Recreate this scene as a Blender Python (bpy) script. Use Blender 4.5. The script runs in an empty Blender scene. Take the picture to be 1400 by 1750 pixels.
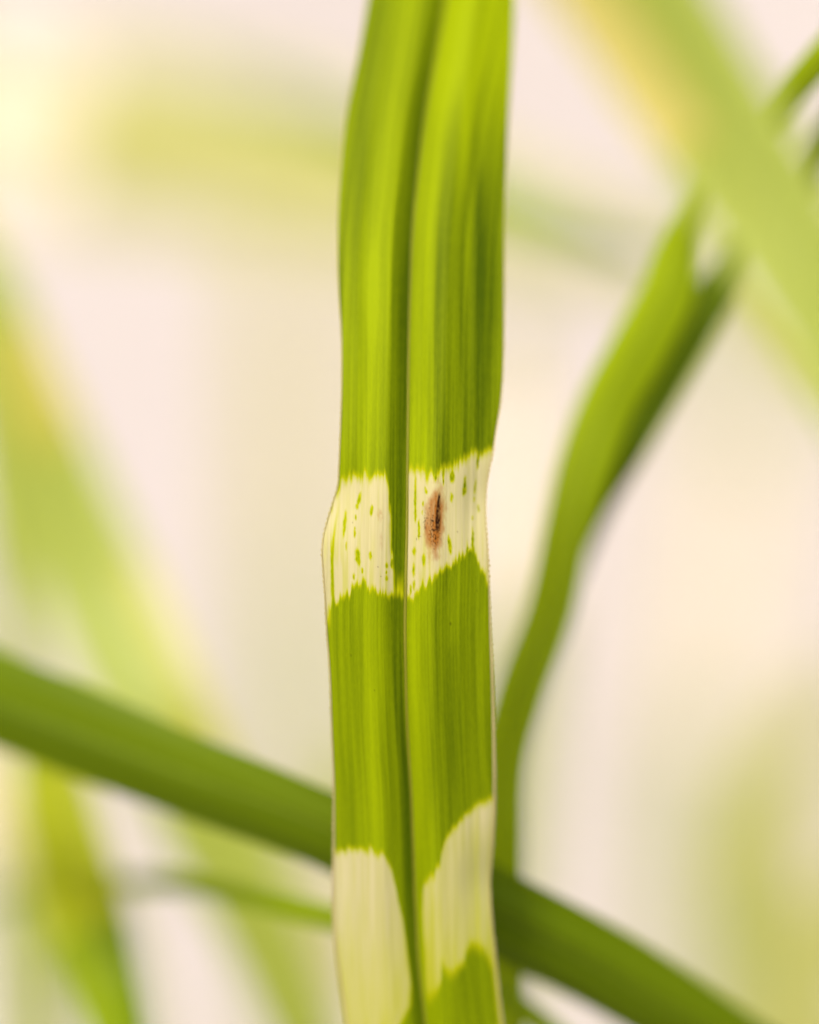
import bpy, math, random
import numpy as np
from mathutils import Vector

scene = bpy.context.scene
COL = scene.collection
FOCUS = 0.32                      # metres from the lens to the sharp leaf
K = 0.0768 / 1400.0               # metres per photograph pixel at that distance
CAMZ = 0.90
R = math.radians

# ------------------------------------------------------------------ camera
cam_d = bpy.data.cameras.new("camera")
cam = bpy.data.objects.new("camera", cam_d)
COL.objects.link(cam)
cam.location = (0, -FOCUS, CAMZ)
cam.rotation_euler = (R(90), 0, 0)
cam_d.sensor_fit = 'HORIZONTAL'
cam_d.sensor_width = 24.0
cam_d.lens = 100.0
cam_d.clip_start = 0.01
cam_d.clip_end = 200.0
cam_d.dof.use_dof = True
cam_d.dof.focus_distance = FOCUS
cam_d.dof.aperture_fstop = 2.9
cam_d.dof.aperture_blades = 0
scene.camera = cam

# ------------------------------------------------------------------ light
SUN_EL, SUN_AZ = 42.0, 20.0       # sun: height, and degrees to the left of the view's back
world = bpy.data.worlds.new("World")
scene.world = world
world.use_nodes = True
wn = world.node_tree
bgn = wn.nodes["Background"]
sky = wn.nodes.new("ShaderNodeTexSky")
sky.sky_type = 'NISHITA'
sky.sun_disc = False
sky.sun_elevation = R(SUN_EL)
sky.sun_rotation = R(180 + SUN_AZ)
sky.dust_density = 3.0
wn.links.new(sky.outputs[0], bgn.inputs[0])
bgn.inputs[1].default_value = 0.10

sun_d = bpy.data.lights.new("sun", 'SUN')
sun_d.energy = 1.5
sun_d.angle = R(12)
sun_d.color = (1.0, 0.93, 0.82)
sun = bpy.data.objects.new("sun", sun_d)
COL.objects.link(sun)
sd = Vector((-math.sin(R(SUN_AZ)) * math.cos(R(SUN_EL)),
             -math.cos(R(SUN_AZ)) * math.cos(R(SUN_EL)), math.sin(R(SUN_EL))))
sun.rotation_euler = sd.to_track_quat('Z', 'Y').to_euler()
sun.location = sd * 5 + Vector((0, 0, 1))

scene.view_settings.view_transform = 'Standard'
scene.view_settings.look = 'None'
scene.view_settings.gamma = 1.0
scene.view_settings.exposure = 1.9
scene.cycles.use_denoising = True
scene.cycles.max_bounces = 10
scene.cycles.diffuse_bounces = 5
scene.cycles.transmission_bounces = 6


# ------------------------------------------------------------------ helpers
def P(px, py, d):
    """photograph pixel + distance from the lens (m) -> world point"""
    s = K * d / FOCUS
    return np.array([(px - 700) * s, d - FOCUS, CAMZ + (875 - py) * s])


def catmull(rows, n):
    a = np.array(rows, float)
    m = len(a)
    seg = np.linalg.norm(np.diff(a[:, :2], axis=0), axis=1)
    t = np.concatenate([[0], np.cumsum(seg)])
    tt = np.linspace(0, t[-1], n)
    out = np.empty((n, a.shape[1]))
    tan = np.gradient(a, t, axis=0)
    k = np.clip(np.searchsorted(t, tt, side='right') - 1, 0, m - 2)
    h = (t[k + 1] - t[k])
    s = ((tt - t[k]) / h)[:, None]
    h = h[:, None]
    out = ((2*s**3 - 3*s**2 + 1) * a[k] + (s**3 - 2*s**2 + s) * h * tan[k]
           + (-2*s**3 + 3*s**2) * a[k+1] + (s**3 - s**2) * h * tan[k+1])
    return out, tt


def smooth(x, a, b):
    t = np.clip((x - a) / (b - a), 0, 1)
    return t * t * (3 - 2 * t)


def noise1(x, seed, scale=1.0):
    """smooth 1-D value noise in 0..1"""
    rs = np.random.RandomState(seed)
    tab = rs.rand(1024)
    v = np.asarray(x, float) * scale + 300.37
    i = np.floor(v).astype(int)
    f = v - i
    f = f * f * (3 - 2 * f)
    return tab[i % 1024] * (1 - f) + tab[(i + 1) % 1024] * f


def noise2(x, y, seed):
    rs = np.random.RandomState(seed)
    tab = rs.rand(256, 256)
    x = np.asarray(x, float) + 211.3
    y = np.asarray(y, float) + 97.7
    i, j = np.floor(x).astype(int), np.floor(y).astype(int)
    f, g = x - i, y - j
    f, g = f*f*(3-2*f), g*g*(3-2*g)
    a = tab[i % 256, j % 256]; b = tab[(i+1) % 256, j % 256]
    c = tab[i % 256, (j+1) % 256]; d = tab[(i+1) % 256, (j+1) % 256]
    return (a*(1-f)+b*f)*(1-g) + (c*(1-f)+d*f)*g


def grid_mesh(name, V, pig=None, co=None, mat=None, parent=None):
    """V: (rows, cols, 3) grid of points -> one mesh object"""
    r, c = V.shape[:2]
    me = bpy.data.meshes.new(name)
    idx = np.arange(r * c).reshape(r, c)
    q = np.stack([idx[:-1, :-1], idx[:-1, 1:], idx[1:, 1:], idx[1:, :-1]], -1).reshape(-1, 4)
    me.vertices.add(r * c)
    me.vertices.foreach_set("co", V.reshape(-1).astype(np.float32))
    me.loops.add(q.size)
    me.loops.foreach_set("vertex_index", q.reshape(-1).astype(np.int32))
    me.polygons.add(len(q))
    me.polygons.foreach_set("loop_start", (np.arange(len(q)) * 4).astype(np.int32))
    me.polygons.foreach_set("loop_total", np.full(len(q), 4, np.int32))
    me.polygons.foreach_set("use_smooth", np.ones(len(q), bool))
    if pig is not None:
        at = me.attributes.new("pigment_tone", 'FLOAT_COLOR', 'POINT')
        at.data.foreach_set("color", pig.reshape(-1).astype(np.float32))
    if co is not None:
        at = me.attributes.new("leafco", 'FLOAT_VECTOR', 'POINT')
        at.data.foreach_set("vector", co.reshape(-1).astype(np.float32))
    me.update()
    me.validate()
    ob = bpy.data.objects.new(name, me)
    COL.objects.link(ob)
    if mat:
        me.materials.append(mat)
    if parent:
        ob.parent = parent
        ob.matrix_parent_inverse = parent.matrix_world.inverted()
    return ob


def tag(o, label=None, cat=None, group=None, kind=None):
    if label: o["label"] = label
    if cat: o["category"] = cat
    if group: o["group"] = group
    if kind: o["kind"] = kind


def empty(name, loc):
    e = bpy.data.objects.new(name, None)
    COL.objects.link(e)
    e.location = Vector(loc)
    e.empty_display_size = 0.01
    bpy.context.view_layer.update()
    return e


# ------------------------------------------------------------------ materials
def leaf_material(name, light, dark, pale, edge, trans=0.5, rough=0.42, spec=0.35,
                  vein=0.35, tgain=1.35, pale_gain=1.0, bump=0.10):
    m = bpy.data.materials.new(name)
    m.use_nodes = True
    nt = m.node_tree
    nt.nodes.clear()
    N, L = nt.nodes.new, nt.links.new
    out = N("ShaderNodeOutputMaterial")
    pg = N("ShaderNodeAttribute"); pg.attribute_name = "pigment_tone"
    sep = N("ShaderNodeSeparateColor"); L(pg.outputs["Color"], sep.inputs[0])
    co = N("ShaderNodeAttribute"); co.attribute_name = "leafco"

    def noise(sx, sy, detail, seed):
        mp = N("ShaderNodeMapping")
        mp.inputs["Scale"].default_value = (sx, sy, 1)
        mp.inputs["Location"].default_value = (seed, seed * .7, seed * .3)
        L(co.outputs["Vector"], mp.inputs[0])
        n = N("ShaderNodeTexNoise")
        n.inputs["Scale"].default_value = 1.0
        n.inputs["Detail"].default_value = detail
        n.inputs["Roughness"].default_value = 0.6
        L(mp.outputs[0], n.inputs["Vector"])
        return n.outputs["Fac"]

    def math_(op, a, b=None, clamp=False):
        n = N("ShaderNodeMath"); n.operation = op; n.use_clamp = clamp
        for i, v in enumerate((a, b)):
            if v is None: continue
            if isinstance(v, (int, float)): n.inputs[i].default_value = v
            else: L(v, n.inputs[i])
        return n.outputs[0]

    def mix(f, a, b, bt='MIX'):
        n = N("ShaderNodeMix"); n.data_type = 'RGBA'; n.blend_type = bt
        if isinstance(f, (int, float)): n.inputs[0].default_value = f
        else: L(f, n.inputs[0])
        for i, v in ((6, a), (7, b)):
            if isinstance(v, tuple): n.inputs[i].default_value = (*v, 1)
            else: L(v, n.inputs[i])
        return n.outputs[2]

    fine = noise(24, 0.28, 2, 3.1)        # the parallel veins
    mid = noise(11, 0.16, 2, 8.2)        # wider streaks
    cell = noise(48, 9, 2, 5.5)         # cell-sized mottling
    s = math_('ADD', math_('MULTIPLY', math_('SUBTRACT', fine, 0.5), vein * 1.5),
              math_('MULTIPLY', math_('SUBTRACT', mid, 0.5), vein * 0.9))
    s = math_('ADD', s, math_('MULTIPLY', math_('SUBTRACT', cell, 0.5), vein * 0.55))
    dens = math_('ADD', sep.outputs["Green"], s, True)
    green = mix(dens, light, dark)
    pal = sep.outputs["Red"]
    pv = math_('ADD', math_('MULTIPLY', math_('SUBTRACT', fine, 0.5), 0.9), 0.5, True)
    palec = mix(pv, tuple(c * k for c, k in zip(pale, (0.80, .81, .62))), tuple(c * 1.10 for c in pale))
    ramp = N("ShaderNodeMapRange"); L(pal, ramp.inputs[0])
    ramp.inputs[1].default_value = 0.0; ramp.inputs[2].default_value = 0.45
    c1 = mix(ramp.outputs[0], green, edge)
    ramp2 = N("ShaderNodeMapRange"); L(pal, ramp2.inputs[0])
    ramp2.inputs[1].default_value = 0.42; ramp2.inputs[2].default_value = 1.0
    c2 = mix(ramp2.outputs[0], c1, palec)
    # brown lesion
    c3 = mix(sep.outputs["Blue"], c2, (0.225, 0.083, 0.014))
    c4 = mix(pg.outputs["Alpha"], c3, (0.010, 0.004, 0.002))
    pr = N("ShaderNodeBsdfPrincipled")
    L(c4, pr.inputs["Base Color"])
    pr.inputs["Roughness"].default_value = rough
    pr.inputs["Specular IOR Level"].default_value = spec
    tr = N("ShaderNodeBsdfTranslucent")
    hs = mix(1.0, c4, (tgain, tgain, tgain * .85), 'MULTIPLY')
    L(hs, tr.inputs["Color"])
    bp = N("ShaderNodeBump")
    bp.inputs["Strength"].default_value = bump * 4
    bp.inputs["Distance"].default_value = 0.00008
    L(math_('ADD', fine, math_('MULTIPLY', cell, 0.5)), bp.inputs["Height"])
    L(bp.outputs[0], pr.inputs["Normal"])
    mx = N("ShaderNodeMixShader")
    mx.inputs[0].default_value = trans
    L(pr.outputs[0], mx.inputs[1]); L(tr.outputs[0], mx.inputs[2])
    L(mx.outputs[0], out.inputs[0])
    return m


def plain_leaf_material(name, col, trans=0.4, rough=0.4, spec=0.4, col2=None):
    m = bpy.data.materials.new(name)
    m.use_nodes = True
    nt = m.node_tree; nt.nodes.clear()
    N, L = nt.nodes.new, nt.links.new
    out = N("ShaderNodeOutputMaterial")
    tc = N("ShaderNodeTexCoord")
    nz = N("ShaderNodeTexNoise"); nz.inputs["Scale"].default_value = 900
    mp = N("ShaderNodeMapping"); mp.inputs["Scale"].default_value = (1, 1, 0.12)
    L(tc.outputs["Object"], mp.inputs[0]); L(mp.outputs[0], nz.inputs["Vector"])
    mixn = N("ShaderNodeMix"); mixn.data_type = 'RGBA'
    L(nz.outputs["Fac"], mixn.inputs[0])
    mixn.inputs[6].default_value = (*[c * .75 for c in col], 1)
    mixn.inputs[7].default_value = (*(col2 or [min(1, c * 1.25) for c in col]), 1)
    pr = N("ShaderNodeBsdfPrincipled"); pr.inputs["Roughness"].default_value = rough
    pr.inputs["Specular IOR Level"].default_value = spec
    L(mixn.outputs[2], pr.inputs["Base Color"])
    tr = N("ShaderNodeBsdfTranslucent"); L(mixn.outputs[2], tr.inputs["Color"])
    mx = N("ShaderNodeMixShader"); mx.inputs[0].default_value = trans
    L(pr.outputs[0], mx.inputs[1]); L(tr.outputs[0], mx.inputs[2])
    L(mx.outputs[0], out.inputs[0])
    return m


G_LIGHT = (0.200, 0.254, 0.0008)
G_DARK = (0.036, 0.060, 0.0005)
PALE = (0.390, 0.350, 0.205)
EDGE = (0.285, 0.295, 0.0020)
M_HERO = leaf_material("striped_leaf", G_LIGHT, G_DARK, PALE, EDGE, trans=0.45, spec=.03, rough=.55, vein=.50)
M_DARK = leaf_material("deep_green_leaf", (0.080, 0.116, 0.001), (0.036, 0.060, 0.0005), PALE, EDGE,
                       trans=0.3, rough=0.5, spec=0.05, vein=.3)
M_MID = leaf_material("mid_green_leaf", (0.235, 0.305, 0.001), (0.09, 0.135, 0.001), PALE, EDGE, trans=0.45, vein=.2, spec=.1, rough=.5)
M_PALE = leaf_material("pale_green_leaf", (0.285, 0.325, 0.055), (0.185, 0.23, 0.025), (0.54, 0.44, 0.20), (0.32, 0.30, 0.03),
                       trans=0.5, vein=.15)
M_FAR = leaf_material("far_leaf", (0.30, 0.32, 0.105), (0.14, 0.175, 0.035), (0.60, 0.53, 0.50), (0.30, 0.29, 0.08),
                      trans=0.5, vein=.15)
M_RIB = plain_leaf_material("rib_tissue", (0.15, 0.155, 0.006), trans=.35, spec=.2, col2=(0.22, 0.21, 0.02))
M_RIB_BG = plain_leaf_material("background_rib_tissue", (0.10, 0.135, 0.006), trans=.35, spec=.05)
M_MARGIN = plain_leaf_material("pale_margin", (0.36, 0.32, 0.12), trans=.5, spec=.1, col2=(0.46, 0.38, 0.19))

# ------------------------------------------------------------------ the setting
wall_m = bpy.data.materials.new("pale_plaster")
wall_m.use_nodes = True
nt = wall_m.node_tree
pb = nt.nodes["Principled BSDF"]
tc = nt.nodes.new("ShaderNodeTexCoord")
nz = nt.nodes.new("ShaderNodeTexNoise"); nz.inputs["Scale"].default_value = 5; nz.inputs["Detail"].default_value = 6
cr = nt.nodes.new("ShaderNodeValToRGB")
cr.color_ramp.elements[0].position = 0.35; cr.color_ramp.elements[0].color = (0.260, 0.232, 0.220, 1)
cr.color_ramp.elements[1].position = 0.65; cr.color_ramp.elements[1].color = (0.290, 0.260, 0.249, 1)
nt.links.new(tc.outputs["Object"], nz.inputs["Vector"])
nt.links.new(nz.outputs["Fac"], cr.inputs[0]); nt.links.new(cr.outputs[0], pb.inputs["Base Color"])
nb = nt.nodes.new("ShaderNodeTexNoise"); nb.inputs["Scale"].default_value = 180
bm_ = nt.nodes.new("ShaderNodeBump"); bm_.inputs["Distance"].default_value = 0.002; bm_.inputs["Strength"].default_value = 0.4
nt.links.new(tc.outputs["Object"], nb.inputs["Vector"]); nt.links.new(nb.outputs["Fac"], bm_.inputs["Height"])
nt.links.new(bm_.outputs[0], pb.inputs["Normal"])
pb.inputs["Roughness"].default_value = 0.9


def box(name, x0, x1, y0, y1, z0, z1, mat):
    v = [(x, y, z) for x in (x0, x1) for y in (y0, y1) for z in (z0, z1)]
    f = [(0, 1, 3, 2), (4, 6, 7, 5), (0, 4, 5, 1), (2, 3, 7, 6), (0, 2, 6, 4), (1, 5, 7, 3)]
    me = bpy.data.meshes.new(name); me.from_pydata(v, [], f); me.materials.append(mat); me.update()
    o = bpy.data.objects.new(name, me); COL.objects.link(o)
    return o


wl = box("wall", -4, 4, 1.55, 1.75, 0, 2.6, wall_m)
tag(wl, kind="structure")

gm = bpy.data.materials.new("pale_gravelly_ground")
gm.use_nodes = True
nt = gm.node_tree; pb = nt.nodes["Principled BSDF"]
tc = nt.nodes.new("ShaderNodeTexCoord")
nz = nt.nodes.new("ShaderNodeTexNoise"); nz.inputs["Scale"].default_value = 60; nz.inputs["Detail"].default_value = 8
cr = nt.nodes.new("ShaderNodeValToRGB")
cr.color_ramp.elements[0].color = (0.22, 0.19, 0.15, 1); cr.color_ramp.elements[1].color = (0.42, 0.37, 0.31, 1)
nt.links.new(tc.outputs["Object"], nz.inputs["Vector"]); nt.links.new(nz.outputs["Fac"], cr.inputs[0])
nt.links.new(cr.outputs[0], pb.inputs["Base Color"]); pb.inputs["Roughness"].default_value = 0.95
me = bpy.data.meshes.new("ground")
me.from_pydata([(-60, -60, 0), (60, -60, 0), (60, 60, 0), (-60, 60, 0)], [], [(0, 1, 2, 3)])
me.materials.append(gm)
g = bpy.data.objects.new("ground", me); COL.objects.link(g)  # out of view, added for the light it bounces upward
tag(g, kind="structure")

# ------------------------------------------------------------------ the sharp striped leaf
LE = np.array([(-160, 655), (0, 628), (100, 611), (200, 591), (300, 581), (400, 577), (500, 579), (560, 583), (650, 584), (700, 583),
      (750, 581), (800, 579), (830, 577), (860, 568), (890, 559), (913, 553), (941, 550), (978, 552), (1022, 555),
      (1065, 557), (1152, 563), (1266, 567), (1320, 569), (1450, 569), (1550, 568), (1620, 572), (1680, 580), (1750, 590), (1900, 612)], float)
RE = np.array([(-160, 890), (0, 881), (100, 876), (200, 870), (300, 866), (400, 863), (500, 862), (600, 861), (650, 859), (700, 854),
      (735, 848), (770, 843), (810, 835), (830, 832), (860, 830), (900, 831), (940, 834), (980, 836), (1065, 839),
      (1152, 843), (1266, 846), (1320, 847), (1400, 846), (1460, 842), (1500, 838), (1560, 840), (1620, 846), (1660, 850),
      (1750, 860), (1900, 880)], float)
MR = np.array([(-160, 790), (0, 763), (100, 745), (200, 727), (300, 715), (400, 706), (500, 702), (600, 700), (700, 699), (800, 698),
      (900, 697), (1000, 695), (1050, 694), (1150, 695), (1266, 699), (1350, 704), (1450, 708), (1550, 712), (1650, 718),
      (1750, 729), (1900, 750)], float)
# depth behind the focus plane, mm
DP = np.array([(-160, 20), (0, 14), (200, 9.0), (400, 5.0), (600, 2.2), (750, 0.9), (850, 0.2), (950, 0), (1050, 0.3), (1200, 1.4),
      (1400, 3.2), (1600, 4.8), (1750, 5.8), (1900, 7)], float)


def curve(tab, y):
    t, v = tab[:, 0], tab[:, 1]
    m = np.gradient(v, t)
    k = np.clip(np.searchsorted(t, y, side='right') - 1, 0, len(t) - 2)
    h = t[k+1] - t[k]; s = (y - t[k]) / h
    return ((2*s**3-3*s**2+1)*v[k] + (s**3-2*s**2+s)*h*m[k] + (-2*s**3+3*s**2)*v[k+1] + (s**3-s**2)*h*m[k+1])


def profile(u, y):
    """cross-section of the blade: mm away from the viewer; a groove along the rib, both halves arched"""
    gd = 1.15 + 0.35 * smooth(y, 1100, 1600) + 0.25 * smooth(y, 500, 0)
    groove = gd * np.exp(-(np.abs(u) / 0.20) ** 1.6)
    left = 1.5 * smooth(-u, 0.30, 1.25) ** 1.1
    right = 2.6 * smooth(u, 0.22, 1.25) ** 1.0
    p = groove + np.where(u < 0, left, right)
    # gentle undulations of the surface
    p += 0.10 * np.sin(u * 9 + 0.6 + y / 600) + 0.05 * np.sin(u * 19 + y / 350 + 2)
    # pinch at the pale band
    b = np.exp(-((y - 850) / 55.0) ** 2)
    p += b * np.where(u < 0, 0.9 * smooth(-u, 0.5, 1.0), 0.9 * smooth(u, 0.55, 1.0))
    b2 = np.exp(-((y - 1500) / 60.0) ** 2)
    p += b2 * 0.7 * smooth(u, 0.5, 1.0)
    p -= 0.25 * np.exp(-((y - 940) / 60.0) ** 2) * smooth(-u, 0.6, 1.0)
    return p


def hero_point(u, y, lift=0.0):
    xm, xl, xr = curve(MR, y), curve(LE, y), curve(RE, y)
    px = np.where(u < 0, xm + u * (xm - xl), xm + u * (xr - xm))
    mm = curve(DP, y) + profile(u, y) - lift
    d = FOCUS + mm * 0.001
    s = K * d / FOCUS
    return px, np.stack([(px - 700) * s, d - FOCUS, CAMZ + (875 - y) * s], -1)


def seg(x, y, cx, cy, w, h, ph=0.0, soft=1.0):
    """elongated soft dash, 0..1"""
    q = ((x - cx - ph * (y - cy)) / w) ** 2 + ((y - cy) / h) ** 2
    return 1 - smooth(q, 0.0, 1.3 + soft * .7)


def interp(x, pts):
    a = np.array(pts, float)
    return np.interp(x, a[:, 0], a[:, 1])


def hero_pigment_shade(X, Y, U):
    xm = curve(MR, Y)
    left = U < 0
    col = noise1(X - xm, 11, 1 / 3.2) - .5           # ragged along each vein
    col2 = noise1(X - xm, 12, 1 / 7.0) - .5
    wig = noise2((X) / 3.0, Y / 16.0, 5) - .5
    col3 = noise1(X - xm, 13, 1 / 1.8) - .5
    rag = 24 * col + 18 * col2 + 16 * col3 + 14 * wig
    # upper pale band
    tl = interp(X, [(550, 905), (566, 868), (576, 842), (584, 826), (600, 815), (620, 819), (640, 816), (655, 814), (662, 824), (668, 850)])
    tr = interp(X, [(697, 812), (720, 806), (745, 808), (770, 800), (790, 790), (800, 784), (815, 777), (835, 768), (850, 766)])
    bl = interp(X, [(550, 1060), (560, 1048), (568, 1030), (580, 1026), (600, 1012), (608, 998), (625, 1001), (640, 1013), (655, 1017), (675, 1024), (697, 1027)])
    br = interp(X, [(697, 1028), (703, 1027), (712, 1018), (722, 1000), (740, 985), (755, 976), (770, 965), (785, 955), (800, 944), (812, 942), (818, 962), (828, 976), (840, 985)])
    top = np.where(left, tl, tr); bot = np.where(left, bl, br)
    wt = 15.0
    band = smooth(Y, top - wt + rag * .55, top + wt + rag * .55) * (1 - smooth(Y, bot - 12 + rag * .5, bot + 8 + rag * .5))
    # the green strip left of the rib, breaking up into stripes near its foot
    fade0 = smooth(Y, 900, 1000)
    edge_x = interp(Y, [(780, 661), (830, 664), (900, 667), (940, 668), (965, 670), (1000, 672), (1040, 674)])
    strip = smooth(X + 3 * wig + 5 * col3 * fade0, edge_x - 4, edge_x + 4) * (1 - smooth(X, xm - 3, xm + 1))
    stripes = smooth(noise1(X, 21, 1 / 2.6), .35, .7)
    fade = smooth(Y, 970, 1030)
    band1 = band * (1 - strip * (1 - fade * (.14 + .50 * stripes)))
    # lower pale bands
    tlo = interp(X, [(560, 1470), (575, 1456), (600, 1450), (620, 1453), (640, 1456), (658, 1462), (668, 1480), (680, 1530), (690, 1580), (697, 1630), (704, 1690), (708, 1760)])
    low = smooth(Y, tlo - 9 + rag * .45, tlo + 13 + rag * .45)
    xr_lim = interp(Y, [(1400, 660), (1470, 668), (1520, 683), (1570, 692), (1620, 698), (1680, 705), (1720, 702), (1745, 690), (1800, 660)])
    low_l = low * (1 - smooth(X, xr_lim - 10, xr_lim + 5)) * (1 - smooth(Y, 1765 + rag, 1800 + rag))
    tro = interp(X, [(715, 1530), (722, 1515), (738, 1495), (752, 1475), (758, 1440), (770, 1422), (785, 1405), (800, 1390), (820, 1374), (838, 1362), (850, 1358)])
    bro = interp(X, [(715, 1700), (728, 1712), (738, 1712), (748, 1700), (756, 1655), (775, 1668), (788, 1655), (796, 1632), (806, 1620), (820, 1626), (832, 1640), (845, 1660)])
    low_r = smooth(Y, tro - 12 + rag * .35, tro + 15 + rag * .35) * (1 - smooth(Y, bro - 22 + rag * .6, bro + 14 + rag * .6))
    low_r = low_r * smooth(X, interp(Y, [(1490, 724), (1560, 721), (1620, 724), (1700, 728)]) - 3, interp(Y, [(1490, 724), (1560, 721), (1620, 724), (1700, 728)]) + 4)
    green_in = 0.22 * smooth(noise1(X, 31, 1 / 7.0) + .25 * smooth(Y, 1450, 1650), .55, 1.0)
    low_r = low_r * (1 - green_in)
    pale = np.maximum(np.where(left, band1, band), np.where(left, low_l, low_r))
    # green dashes left in the pale band
    D = [(614, 853, 2.8, 12, -.18), (610, 866, 2.8, 5, 0), (635, 872, 2.6, 9, -.1), (589, 896, 2.5, 21, -.10), (608, 884, 1.8, 5, 0),
         (606, 912, 2.0, 7, 0), (606, 903, 1.4, 3, 0), (611, 950, 4.2, 13, .05), (614, 957, 2.0, 10, 0), (633, 950, 2.8, 7, 0), (661, 966, 2.8, 5, 0),
         (670, 964, 2.6, 8, 0), (661, 988, 2.6, 4.5, 0), (660, 978, 1.3, 3, 0), (605, 985, 1.7, 6, 0), (619, 975, 1.9, 5, 0), (592, 933, 1.4, 7, 0),
         (728, 838, 2.6, 6, .25), (773, 815, 4.0, 10, 0), (772, 850, 2.8, 8, 0), (794, 830, 2.8, 16, -.1), (794, 839, 3.2, 8, -.2), (812, 832, 1.7, 12, -.1),
         (810, 853, 1.5, 5, 0), (817, 787, 2.2, 14, -.1), (710, 846, 2.0, 30, -.02), (710, 880, 2.0, 12, 0), (769, 932, 3.2, 14, .08), (767, 922, 2.2, 8, 0),
         (808, 922, 2.2, 18, 0), (808, 885, 1.6, 4, 0), (724, 957, 2.8, 10, 0), (708, 942, 3.0, 7, 0), (707, 974, 2.2, 12, 0), (708, 1000, 2.6, 8, 0), (702, 1008, 1.8, 9, 0),
         (723, 861, 1.6, 5, 0), (722, 876, 1.5, 4, 0), (716, 905, 2.2, 16, 0), (758, 815, 1.8, 14, 0), (799, 942, 1.6, 16, 0), (745, 812, 2.0, 12, 0),
         (818, 869, 1.5, 7, 0), (567, 975, 1.6, 50, .02)]
    jx = X + 1.6 * (noise2(X / 3, Y / 5, 8) - .5)
    dash = np.zeros_like(X)
    for cx, cy, w, h, ph in D:
        near = (np.abs(X - cx) < 16) & (np.abs(Y - cy) < h * 1.7 + 4)
        if near.any():
            v = seg(jx[near], Y[near], cx, cy, w, h, ph)
            dash[near] = np.maximum(dash[near], v * (0.45 + .15 * (h > 8) + .55 * noise2(X[near] / 3, Y[near] / 6, 3)))
    # long green streak near the left margin
    sx = interp(Y, [(820, 590), (860, 580), (890, 574), (920, 570), (960, 568), (1035, 570)])
    dash = np.maximum(dash, (1 - smooth(np.abs(X - sx), 1.0, 3.4)) * smooth(Y, 845, 960) * (1 - smooth(Y, 1040, 1050)) * .85 * left)
    pale = pale * (1 - dash)
    # faint yellow-green flush over parts of the pale band
    flush = 0.30 * smooth(noise2(X / 3.5, Y / 70, 41), .35, .9) * (.35 + .65 * smooth(Y, 880, 1010)) * (1 - .6 * smooth(Y, 1250, 1400))
    flush = flush + .28 * smooth(Y, 1480, 1750) + .16 * (~left) * smooth(Y, 1380, 1450)
    pale = pale * (1 - flush)
    # pale rim along the left margin under the upper band, right margin at the bottom
    pale = np.maximum(pale, (1 - smooth(X - curve(LE, Y), 3, 11 + 4 * col)) * smooth(Y, 960, 1000) * (1 - smooth(Y, 1035 + 20 * col, 1085)) * .9)
    pale = np.maximum(pale, (1 - smooth(curve(RE, Y) - X, 3, 8)) * smooth(Y, 960, 980) * (1 - smooth(Y, 985, 1010)) * .8)
    pale = np.maximum(pale, 0.5 * (1 - smooth(curve(RE, Y) - X, 4, 12)) * smooth(Y, 1600, 1640))

    # green tone: chlorophyll streaks, with shade and transmitted light painted into the lanes
    d = np.full_like(X, 0.40)
    dx = X - xm
    g = lambda c, w: np.exp(-((dx - c) / w) ** 2)
    lf = left.astype(float); rt = 1 - lf
    strip_w = interp(Y, [(-160, 40), (0, 34), (300, 32), (800, 33), (1100, 26), (1300, 18), (1500, 22), (1750, 26)])
    s_in = smooth(dx, -strip_w - 9, -strip_w + 7) * lf
    d += 0.38 * s_in * interp(Y, [(0, .75), (300, .9), (700, 1.15), (1100, 1.2), (1300, 1.5), (1700, 1.2)])
    # left half: brighter lane, darker outside
    d -= lf * 0.32 * g(-66, 17) * interp(Y, [(0, .9), (300, 1), (700, 1), (820, .6), (1050, .5), (1200, .9), (1400, .9)])
    d += lf * 0.16 * g(-100, 20) * smooth(Y, 500, 300)
    d += lf * 0.14 * g(-122, 10) * smooth(Y, 300, 0)
    d -= lf * 0.20 * g(-108, 12) * smooth(Y, 380, 650) * smooth(Y, 1000, 800)
    d += lf * 0.12 * smooth(Y, 980, 1080) * g(-105, 30)
    d -= lf * 0.10 * g(-128, 9) * smooth(Y, 1030, 1100)
    # right half: painted light beside the rib, painted shade further out
    d -= rt * 0.34 * g(17, 19) * interp(Y, [(0, 1), (700, 1), (830, .8), (1100, .7), (1400, .7)])
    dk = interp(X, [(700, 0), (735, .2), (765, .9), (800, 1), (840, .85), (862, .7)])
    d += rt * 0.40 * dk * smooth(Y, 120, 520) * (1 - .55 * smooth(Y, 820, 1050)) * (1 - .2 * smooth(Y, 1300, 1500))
    d -= rt * 0.22 * np.exp(-((X - 797) / 9.0) ** 2) * smooth(Y, 620, 420) * smooth(Y, 40, 240)
    d += rt * 0.22 * np.exp(-((X - 818) / 9.0) ** 2) * smooth(Y, 180, 330) * smooth(Y, 600, 450)
    d -= rt * 0.25 * smooth(Y, 250, 60)
    d -= rt * 0.18 * np.exp(-((X - 848) / 9.0) ** 2) * smooth(Y, 520, 640) * smooth(Y, 800, 720)
    d += rt * 0.16 * np.exp(-((X - 742) / 9.0) ** 2) * smooth(Y, 1000, 1060) * smooth(Y, 1450, 1300)
    d += rt * 0.16 * np.exp(-((X - 777) / 8.0) ** 2) * smooth(Y, 1060, 1130) * smooth(Y, 1400, 1250)
    d += 0.08 * (noise2(dx / 18, Y / 260, 61) - .5) * 2 + 0.07 * (noise2(dx / 7, Y / 150, 62) - .5) * 2
    d += (0.30 * (noise1(dx + 12 * np.sin(Y / 260), 63, 1 / 13.0) - .5) + 0.16 * (noise1(dx, 64, 1 / 6.0) - .5)) * (.35 + .65 * smooth(Y, 820, 450))
    d -= 0.35 * lf * np.exp(-((X - 636) / 13.0) ** 2 - ((Y - 500) / 75.0) ** 2)
    d = np.clip(d, 0, 1)

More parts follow.
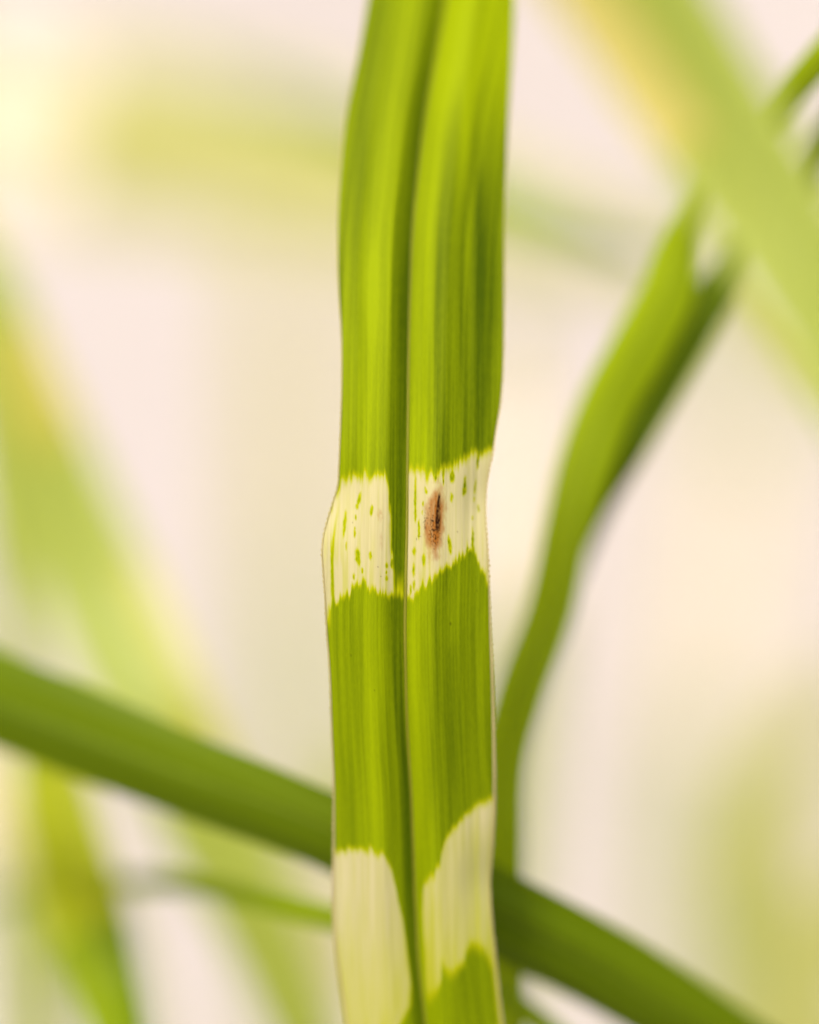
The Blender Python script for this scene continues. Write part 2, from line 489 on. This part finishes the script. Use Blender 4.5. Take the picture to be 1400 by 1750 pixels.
    # brown lesion on the right half of the pale band
    n1 = noise2(X / 2.0, Y / 4.0, 71); n2 = noise2(X / 5.0, Y / 12.0, 72); n3 = noise2(X / 1.3, Y / 2.2, 73)
    cx = interp(Y, [(830, 750), (870, 744), (900, 741), (950, 743)])
    q = ((X - cx) / 17.0) ** 2 + ((Y - 890) / 58.0) ** 2
    les = (1 - smooth(q + 1.0 * (n2 - .5) + .7 * (n1 - .5), -.1, 1.75)) * (0.62 + .55 * n1 * n1 + .25 * noise1(X, 77, 1 / 2.2))
    ring = np.exp(-((q - .62) / .35) ** 2) * .30 * n2 * (q < 1.6)
    core = (1 - smooth(((X - interp(Y, [(840, 751), (880, 748), (930, 744)])) / 8.5) ** 2 + ((Y - 893) / 46) ** 2, .3, 1.1)) * .5
    les = np.clip(les + ring + core * n1, 0, 1)
    red = .28 * seg(X, Y, 650, 880, 5, 11) * n1 + .22 * seg(X, Y, 652, 925, 3, 14) * n1
    les = np.maximum(les, red * 1.3) * np.clip(pale * 1.3, 0, 1)
    sxk = interp(Y, [(840, 751.5), (870, 749), (910, 748)])
    dark = (1 - smooth(np.abs(X - sxk) / interp(Y, [(838, 1.0), (860, 3.0), (885, 4.6), (905, 4.0), (915, 2.2)]), .55, 1.3)) * smooth(Y, 838, 850) * (1 - smooth(Y, 902, 914)) * (.55 + .6 * n1)
    speck = smooth(n3, .52, .80) * (1 - smooth(((X - 743) / 10.0) ** 2 + ((Y - 905) / 32.0) ** 2, .4, 1.1)) * .85
    speck2 = smooth(n3, .62, .78) * seg(X, Y, 728, 892, 4.5, 16) * .6
    speck3 = smooth(n3, .76, .92) * (1 - smooth(q, .5, 1.1)) * .4
    dust = np.zeros_like(X)
    for cx_, cy_, w_, h_ in ((646, 969, 1.3, 1.3), (651, 985, 1.0, 1.0), (782, 909, 1.3, 1.1), (603, 893, 1.0, 1.0), (717, 917, 3.2, .9), (712, 921, .9, 2.4),
                             (690, 1100, 1.2, 1.6), (640, 1180, 1.3, 1.3), (770, 1066, 1.6, 3.0), (600, 1120, 1.1, 1.4), (815, 1010, 1.1, 1.3)):
        dust = np.maximum(dust, .55 * (1 - smooth(((X - cx_) / w_) ** 2 + ((Y - cy_) / h_) ** 2, .3, 1.6)))
    dark = np.clip(np.maximum.reduce([dust, dark, speck, speck2, speck3]), 0, 1)
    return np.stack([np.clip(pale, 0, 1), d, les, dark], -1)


hero = empty("grass_leaf", hero_point(np.array(0.0), np.array(1890.0))[1])
tag(hero, "sharp upright green leaf with two cream bands and a brown spot, nearest in focus", "leaf")
nu, ny = 231, 1250
u = np.linspace(-1, 1, nu)
y = np.linspace(-150, 1890, ny)
U, Y = np.meshgrid(u, y)
X, V = hero_point(U, Y)
vein = 0.022 * (noise1(X - curve(MR, Y), 91, 1 / 2.4) - .5) + 0.05 * (noise1(X - curve(MR, Y), 92, 1 / 8.0) - .5)
V[..., 1] += vein * 0.001
pig = hero_pigment_shade(X, Y, U)
co = np.stack([(X - curve(MR, Y)) / 100, Y / 100, np.zeros_like(X)], -1)
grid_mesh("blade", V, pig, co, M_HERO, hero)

# the rib: a low ridge along the bottom of the groove
ys = np.linspace(-150, 1890, 700)
cols = np.linspace(0, 1, 13)
rib = np.empty((len(ys), len(cols), 3))
for j, c in enumerate(cols):
    a = math.pi * c
    hw = interp(ys, [(-150, 1.0), (300, 1.1), (600, 1.7), (900, 2.5), (1050, 2.7), (1200, 2.0), (1890, 1.6)])
    off = -math.cos(a) * hw + (hw - 1.0) * 0.0
    hgt = math.sin(a) * 0.13 + 0.012 + (0.018 if j % 3 == 0 else 0)
    xm = curve(MR, ys) - 1.5
    d = FOCUS + (curve(DP, ys) + profile(np.zeros_like(ys), ys) - hgt) * .001
    s = K * d / FOCUS
    rib[:, j] = np.stack([(xm + off - 700) * s, d - FOCUS, CAMZ + (875 - ys) * s], -1)
grid_mesh("midrib", rib, None, None, M_RIB, hero)

# saw-edged pale margins
def margin(side, seed):
    yy = np.arange(-150, 1890, 3.0)
    rs = np.random.RandomState(seed)
    k = np.arange(len(yy))
    tooth = np.where(k % 3 == 0, 2.2 + .8 * (side > 0), np.where(k % 3 == 1, 1.0, 0.0)) * (0.5 + rs.rand(len(yy)) * .8)
    w = interp(yy, [(-150, 1.6), (700, 1.8), (1000, 2.6), (1150, 5.5), (1400, 6.5), (1500, 4.0), (1890, 5.0)]) if side > 0 else \
        interp(yy, [(-150, 1.6), (850, 2.2), (1000, 2.8), (1300, 3.2), (1500, 5.0), (1890, 6.0)])
    px0, v0 = hero_point(np.full_like(yy, side * 1.0), yy)
    c = []
    for f, lift in ((-.75, .05), (-.35, .12), (0.0, .10), (0.0, .02), (-.35, -.10), (-.75, -.05)):
        off = f * w + (tooth * .9 if f == 0.0 else 0)
        v = v0.copy()
        v[:, 0] += side * off * K
        v[:, 1] -= lift * .001 - (-f * w / 140) * -.0016
        c.append(v)
    return grid_mesh("leaf_margin", np.stack(c, 1), None, None, M_MARGIN, hero)


margin(-1, 1)
margin(1, 2)


# ------------------------------------------------------------------ the blurred leaves
def leaf(rows, mat, label, parts=True, seed=1, bands=(), dens=(.45, .45), group=None, n=260, nu=33, groove=.12, ribw=3.0):
    """rows: (px, py, depth_cm behind focus, width left of the direction of travel, width right,
    edge setback left, edge setback right) widths and setbacks in photo pixels at that depth"""
    a, t = catmull(rows, n)
    C = np.stack([P(r[0], r[1], FOCUS + r[2] * .01) for r in a])
    T = np.gradient(C, axis=0); T /= np.linalg.norm(T, axis=1)[:, None]
    S = np.cross(np.array([0, 1.0, 0]), T); S /= np.linalg.norm(S, axis=1)[:, None]
    Nn = np.cross(S, T)
    Nn *= np.sign(Nn[:, 1])[:, None]
    sc = K * (FOCUS + a[:, 2] * .01) / FOCUS
    us = np.linspace(-1, 1, nu)
    V = np.empty((n, nu, 3)); co = np.zeros((n, nu, 3))
    rnd = np.random.RandomState(seed)
    ph = rnd.rand(4) * 6
    for j, uu in enumerate(us):
        w = np.where(uu < 0, a[:, 3], a[:, 4]) * (1 + .035 * np.sin(t / 170 + ph[0] + (uu > 0) * 2))
        e = np.where(uu < 0, a[:, 5], a[:, 6])
        dep = e * abs(uu) ** 1.5 + groove * (a[:, 3] + a[:, 4]) * .5 * math.exp(-(abs(uu) / .16) ** 2) \
            + .03 * w * math.sin(uu * 8 + ph[1]) * np.sin(t / 260 + ph[2])
        V[:, j] = C + S * (uu * w * sc)[:, None] + Nn * (dep * sc)[:, None]
        co[:, j, 0] = uu * w / 100; co[:, j, 1] = t / 100
    tt = np.repeat((t / t[-1])[:, None], nu, 1)
    uu = np.repeat(us[None, :], n, 0)
    pale = np.zeros((n, nu))
    for (b0, b1, ul, ur, s) in bands:
        rg = .012 * (noise1(uu * 20, seed + 5) - .5)
        pale = np.maximum(pale, s * smooth(tt + rg, b0 - .012, b0 + .012) * (1 - smooth(tt + rg, b1 - .012, b1 + .012))
                          * smooth(uu, ul - .12, ul + .12) * (1 - smooth(uu, ur - .12, ur + .12)))
    pale *= 1 - .75 * np.exp(-(uu / .12) ** 2)
    de = np.where(uu < 0, dens[0], dens[1]) + .3 * np.exp(-(uu / .13) ** 2) + .25 * (noise2(uu * 5, tt * 9, seed) - .5)
    pig = np.stack([pale, np.clip(de, 0, 1), pale * 0, pale * 0], -1)
    if not parts:
        o = grid_mesh("grass_leaf", V, pig, co, mat)
        tag(o, label, "leaf", group)
        return o
    root = empty("grass_leaf", C[np.argmin(C[:, 2])])
    tag(root, label, "leaf", group)
    grid_mesh("blade", V, pig, co, mat, root)
    rb = np.empty((n, 9, 3))
    for j in range(9):
        an = math.pi * j / 8
        rb[:, j] = C - S * (math.cos(an) * ribw * sc)[:, None] + Nn * ((groove * (a[:, 3] + a[:, 4]) * .5 - math.sin(an) * ribw * .9) * sc)[:, None]
    grid_mesh("midrib", rb, None, None, M_RIB_BG, root)
    return root


# crossing leaf, lower left to lower right, just behind the sharp leaf
leaf([(-420, 1085, 4.2, 70, 62, 8, 30), (-200, 1130, 3.4, 78, 70, 8, 30), (0, 1205, 2.7, 84, 78, 8, 40), (280, 1310, 2.1, 74, 78, 5, 50),
      (560, 1415, 1.6, 62, 72, 0, 50), (850, 1560, 1.7, 70, 78, 12, 40), (1050, 1668, 2.1, 72, 76, 12, 40),
      (1250, 1790, 2.6, 66, 72, 12, 40), (1500, 1950, 3.3, 56, 60, 12, 40)],
     M_DARK, "dark green leaf slanting down across the picture just behind the sharp banded leaf", seed=4, dens=(.35, .50), groove=.05)
# right leaf that rises behind the sharp leaf and bends to the upper right
leaf([(905, 2050, 3.6, 30, 30, 8, 12), (880, 1850, 3.2, 30, 30, 8, 12), (864, 1650, 2.9, 44, 40, 8, 10), (858, 1450, 2.7, 46, 40, 8, 10), (864, 1290, 2.6, 44, 40, 6, 14),
      (893, 1180, 2.5, 44, 42, 5, 22), (940, 1050, 2.5, 42, 42, 4, 30), (973, 900, 2.5, 42, 42, 4, 30), (1001, 800, 2.6, 48, 46, 2, 20), (1036, 700, 2.7, 50, 48, 0, 20),
      (1095, 590, 2.7, 52, 52, 0, 20), (1140, 500, 2.7, 48, 50, 0, 20), (1168, 410, 2.7, 40, 28, 0, 20), (1212, 325, 2.6, 26, 22, 0, 20), (1296, 222, 2.3, 25, 26, 0, 20),
      (1390, 115, 2.0, 27, 28, 0, 20), (1500, -10, 1.8, 26, 26, 0, 20), (1640, -150, 1.8, 24, 24, 0, 20)],
     M_MID, "bright green leaf curving up from behind the crossing leaf to the upper right edge", seed=5, dens=(.25, .40), groove=.08)
# the darker leaf parting from it
leaf([(900, 1900, 4.4, 16, 16, 6, 6), (870, 1500, 4.0, 18, 18, 6, 6), (890, 1230, 3.7, 20, 20, 6, 6), (945, 1050, 3.5, 24, 24, 6, 6), (1010, 880, 3.4, 28, 28, 6, 8), (1060, 780, 3.0, 40, 36, 6, 8),
      (1116, 680, 3.0, 44, 38, 6, 8), (1180, 570, 3.0, 44, 38, 6, 8), (1254, 462, 3.0, 34, 30, 6, 8), (1335, 350, 3.0, 26, 24, 6, 8), (1410, 240, 2.8, 28, 26, 6, 8), (1500, 100, 2.6, 28, 26, 6, 8), (1600, -60, 2.6, 24, 24, 6, 8)],
     M_DARK, "dark green leaf parting from the bright curved leaf, on its lower right side", seed=15, dens=(.6, .8), groove=.08)
# near, strongly blurred leaf in the upper right, in front of the others
leaf([(880, -330, -5.6, 105, 110, 30, 10), (985, -150, -5.3, 112, 118, 30, 10), (1100, 20, -5.1, 118, 122, 30, 10), (1200, 180, -5.0, 118, 118, 30, 10),
      (1300, 330, -5.0, 112, 108, 30, 10), (1395, 490, -5.1, 98, 96, 30, 10), (1480, 660, -5.2, 80, 80, 30, 10), (1560, 860, -5.4, 60, 60, 20, 10)],
     M_PALE, "broad pale blurred leaf close to the lens in the upper right corner", seed=6,
     bands=((.06, .52, -1.3, 1.3, 0.0), (.10, .47, .15, 1.3, .70), (.10, .24, -.9, -.35, .35)), dens=(.55, .35), groove=.05)
# left leaf, falling to the right behind the crossing leaf
leaf([(-150, 330, 8.4, 70, 56, 10, 10), (-60, 500, 8.4, 84, 62, 10, 10), (15, 680, 8.4, 92, 76, 10, 10), (92, 850, 8.4, 96, 84, 10, 10), (172, 1020, 8.2, 98, 88, 10, 10),
      (255, 1200, 7.6, 92, 84, 10, 10), (345, 1400, 7.5, 82, 76, 10, 10), (430, 1570, 7.5, 74, 66, 10, 10), (505, 1740, 7.6, 62, 60, 10, 10), (600, 1980, 7.8, 50, 48, 10, 10)],
     M_PALE, "wide pale yellow-green blurred leaf falling from the left edge behind the dark crossing leaf", seed=7,
     bands=((.15, .27, -1.3, .2, .5), (.40, .62, -1.3, -.55, .4)), dens=(.42, .50), groove=.05)
# narrow leaf at the far left edge
leaf([(-60, 380, 9.4, 30, 30, 6, 6), (-30, 600, 9.3, 36, 36, 6, 6), (-2, 850, 9.2, 38, 38, 6, 6), (30, 1100, 9.2, 36, 36, 6, 6), (52, 1300, 9.3, 36, 36, 6, 6),
      (70, 1500, 9.4, 30, 30, 6, 6), (80, 1900, 9.5, 28, 28, 6, 6)],
     M_PALE, "narrow yellow-green blurred leaf running down the left edge of the picture", seed=8, bands=((.10, .22, -1.3, 1.3, .6), (.58, .72, -1.3, 1.3, .7)), dens=(.5, .5), groove=.05)
# lower left leaf with a dark right side
leaf([(60, 1220, 6.4, 44, 40, 10, 10), (90, 1350, 6.0, 62, 64, 10, 20), (122, 1470, 5.6, 66, 76, 8, 30), (155, 1580, 5.2, 66, 76, 8, 34), (190, 1700, 4.9, 58, 70, 8, 34),
      (230, 1850, 3.7, 46, 46, 8, 30), (280, 2000, 3.7, 42, 42, 8, 30)],
     M_MID, "olive leaf in the lower left corner with a darker right half", seed=9, dens=(1.0, 0.60), bands=((.10, .46, -1.3, 1.3, .30),), groove=.05)
# thin arched leaf under the crossing leaf
leaf([(-60, 1545, 9.0, 11, 11, 4, 4), (80, 1522, 7.0, 12, 12, 4, 4), (200, 1510, 5.2, 14, 14, 4, 4), (300, 1511, 3.8, 17, 17, 4, 4), (400, 1528, 3.1, 19, 19, 4, 4), (500, 1552, 2.4, 21, 22, 4, 4),
      (600, 1580, 2.2, 22, 22, 4, 4), (720, 1625, 2.2, 20, 22, 4, 4), (860, 1700, 2.3, 20, 20, 4, 4), (980, 1790, 2.4, 18, 18, 4, 4), (1100, 1900, 2.5, 18, 18, 4, 4)],
     M_MID, "thin dark green arched leaf below the crossing leaf at lower left", seed=10, dens=(.7, .7), groove=.05, ribw=2)

# far leaves, melted into soft patches
FAR = [
 ([(-500, 120, 26, 130, 130, 10, 10), (-150, 185, 25, 145, 145, 10, 10), (250, 240, 24, 145, 145, 10, 10), (650, 310, 23, 115, 115, 10, 10), (950, 395, 22, 60, 60, 10, 10), (1200, 470, 22, 40, 40, 10, 10)],
  "broad very blurred leaf spread across the upper left, almost white at the left edge", ((.24, .36, -1.0, 1.0, 1.0), (.05, .95, -1.3, 1.3, .42)), (.0, .1)),
 ([(300, 110, 20, 5, 5, 4, 4), (370, 135, 19, 10, 10, 4, 4), (450, 162, 17, 18, 18, 4, 4), (600, 215, 13, 26, 26, 4, 4), (800, 320, 9.5, 36, 36, 4, 4), (920, 375, 8.5, 34, 34, 4, 4), (1020, 410, 8.5, 24, 24, 4, 4), (1120, 440, 9, 12, 12, 4, 4)],
  "short blurred green leaf passing behind the sharp leaf near its top", (), (.55, .55)),
 ([(870, 520, 17, 30, 30, 4, 4), (885, 750, 17, 46, 46, 4, 4), (892, 980, 16, 58, 58, 4, 4), (880, 1150, 16, 60, 60, 4, 4), (860, 1500, 16, 60, 60, 4, 4), (840, 2000, 16, 50, 50, 4, 4)],
  "pale yellow blurred leaf between the sharp leaf and the curving one", ((.05, .36, -1.3, 1.3, .9),), (.3, .3)),
 ([(500, 300, 42, 50, 50, 4, 4), (505, 700, 42, 60, 60, 4, 4), (520, 1100, 42, 66, 66, 4, 4), (540, 1700, 42, 66, 66, 4, 4), (540, 2100, 42, 66, 66, 4, 4)],
  "faint upright blurred leaf left of the sharp leaf", ((.0, .38, -1.3, 1.3, .5),), (.2, .2)),
 ([(1310, 250, 40, 50, 50, 4, 4), (1290, 600, 40, 60, 60, 4, 4), (1240, 1000, 40, 76, 76, 4, 4), (1210, 1300, 40, 70, 70, 4, 4), (1170, 1900, 40, 50, 50, 4, 4)],
  "faint upright blurred leaf right of the curving leaf", ((.30, .60, -1.3, 1.3, .9),), (.25, .25)),
 ([(1500, 1150, 22, 50, 50, 4, 4), (1400, 1270, 22, 56, 56, 4, 4), (1330, 1380, 22, 60, 60, 4, 4), (1330, 1540, 22, 90, 90, 4, 4), (1370, 1700, 22, 110, 110, 4, 4), (1430, 1950, 22, 120, 120, 4, 4)],
  "blurred bending green leaf at the lower right edge", ((.0, .55, -1.3, 1.3, .35),), (.35, .35)),
 ([(1560, 1480, 18, 50, 50, 4, 4), (1440, 1620, 18, 70, 70, 4, 4), (1360, 1760, 18, 76, 76, 4, 4), (1280, 1950, 18, 60, 60, 4, 4)],
  "yellow blurred leaf in the lower right corner", ((.1, .9, -1.3, 1.3, .35),), (.0, .0)),
 ([(1250, 430, 15, 40, 40, 4, 4), (1350, 520, 15, 60, 60, 4, 4), (1450, 600, 15, 70, 70, 4, 4), (1600, 720, 15, 60, 60, 4, 4)],
  "pale blurred leaf emerging at the right edge under the near pale leaf", ((.1, .6, -1.3, 1.3, .5),), (.2, .2)),
 ([(-200, 1290, 15, 90, 90, 4, 4), (0, 1370, 15, 84, 84, 4, 4), (120, 1480, 15, 60, 60, 4, 4), (200, 1700, 15, 44, 44, 4, 4), (240, 2000, 15, 40, 40, 4, 4)],
  "cream blurred leaf below the crossing leaf at the left edge", ((.0, .45, -1.3, 1.3, .9),), (.2, .2)),
 ([(-20, 1380, 12, 26, 26, 4, 4), (15, 1550, 12, 36, 36, 4, 4), (40, 1720, 12, 42, 42, 4, 4), (60, 1950, 12, 42, 42, 4, 4)],
  "light green upright blurred leaf in the lower left corner", ((.0, .2, -1.3, 1.3, .6),), (.3, .3)),
 ([(620, 1300, 14, 40, 40, 4, 4), (600, 1500, 14, 60, 60, 4, 4), (560, 1680, 14, 66, 66, 4, 4), (520, 1950, 14, 60, 60, 4, 4)],
  "pale yellow blurred leaf beside the foot of the sharp leaf", ((.2, .9, -1.3, 1.3, .7),), (.1, .1)),
]
for i, (rows, lab, bands, dens) in enumerate(FAR):
    leaf(rows, M_MID if i == 1 else M_FAR, lab, parts=False, seed=30 + i, bands=bands, dens=dens, n=90, nu=17, groove=.05)
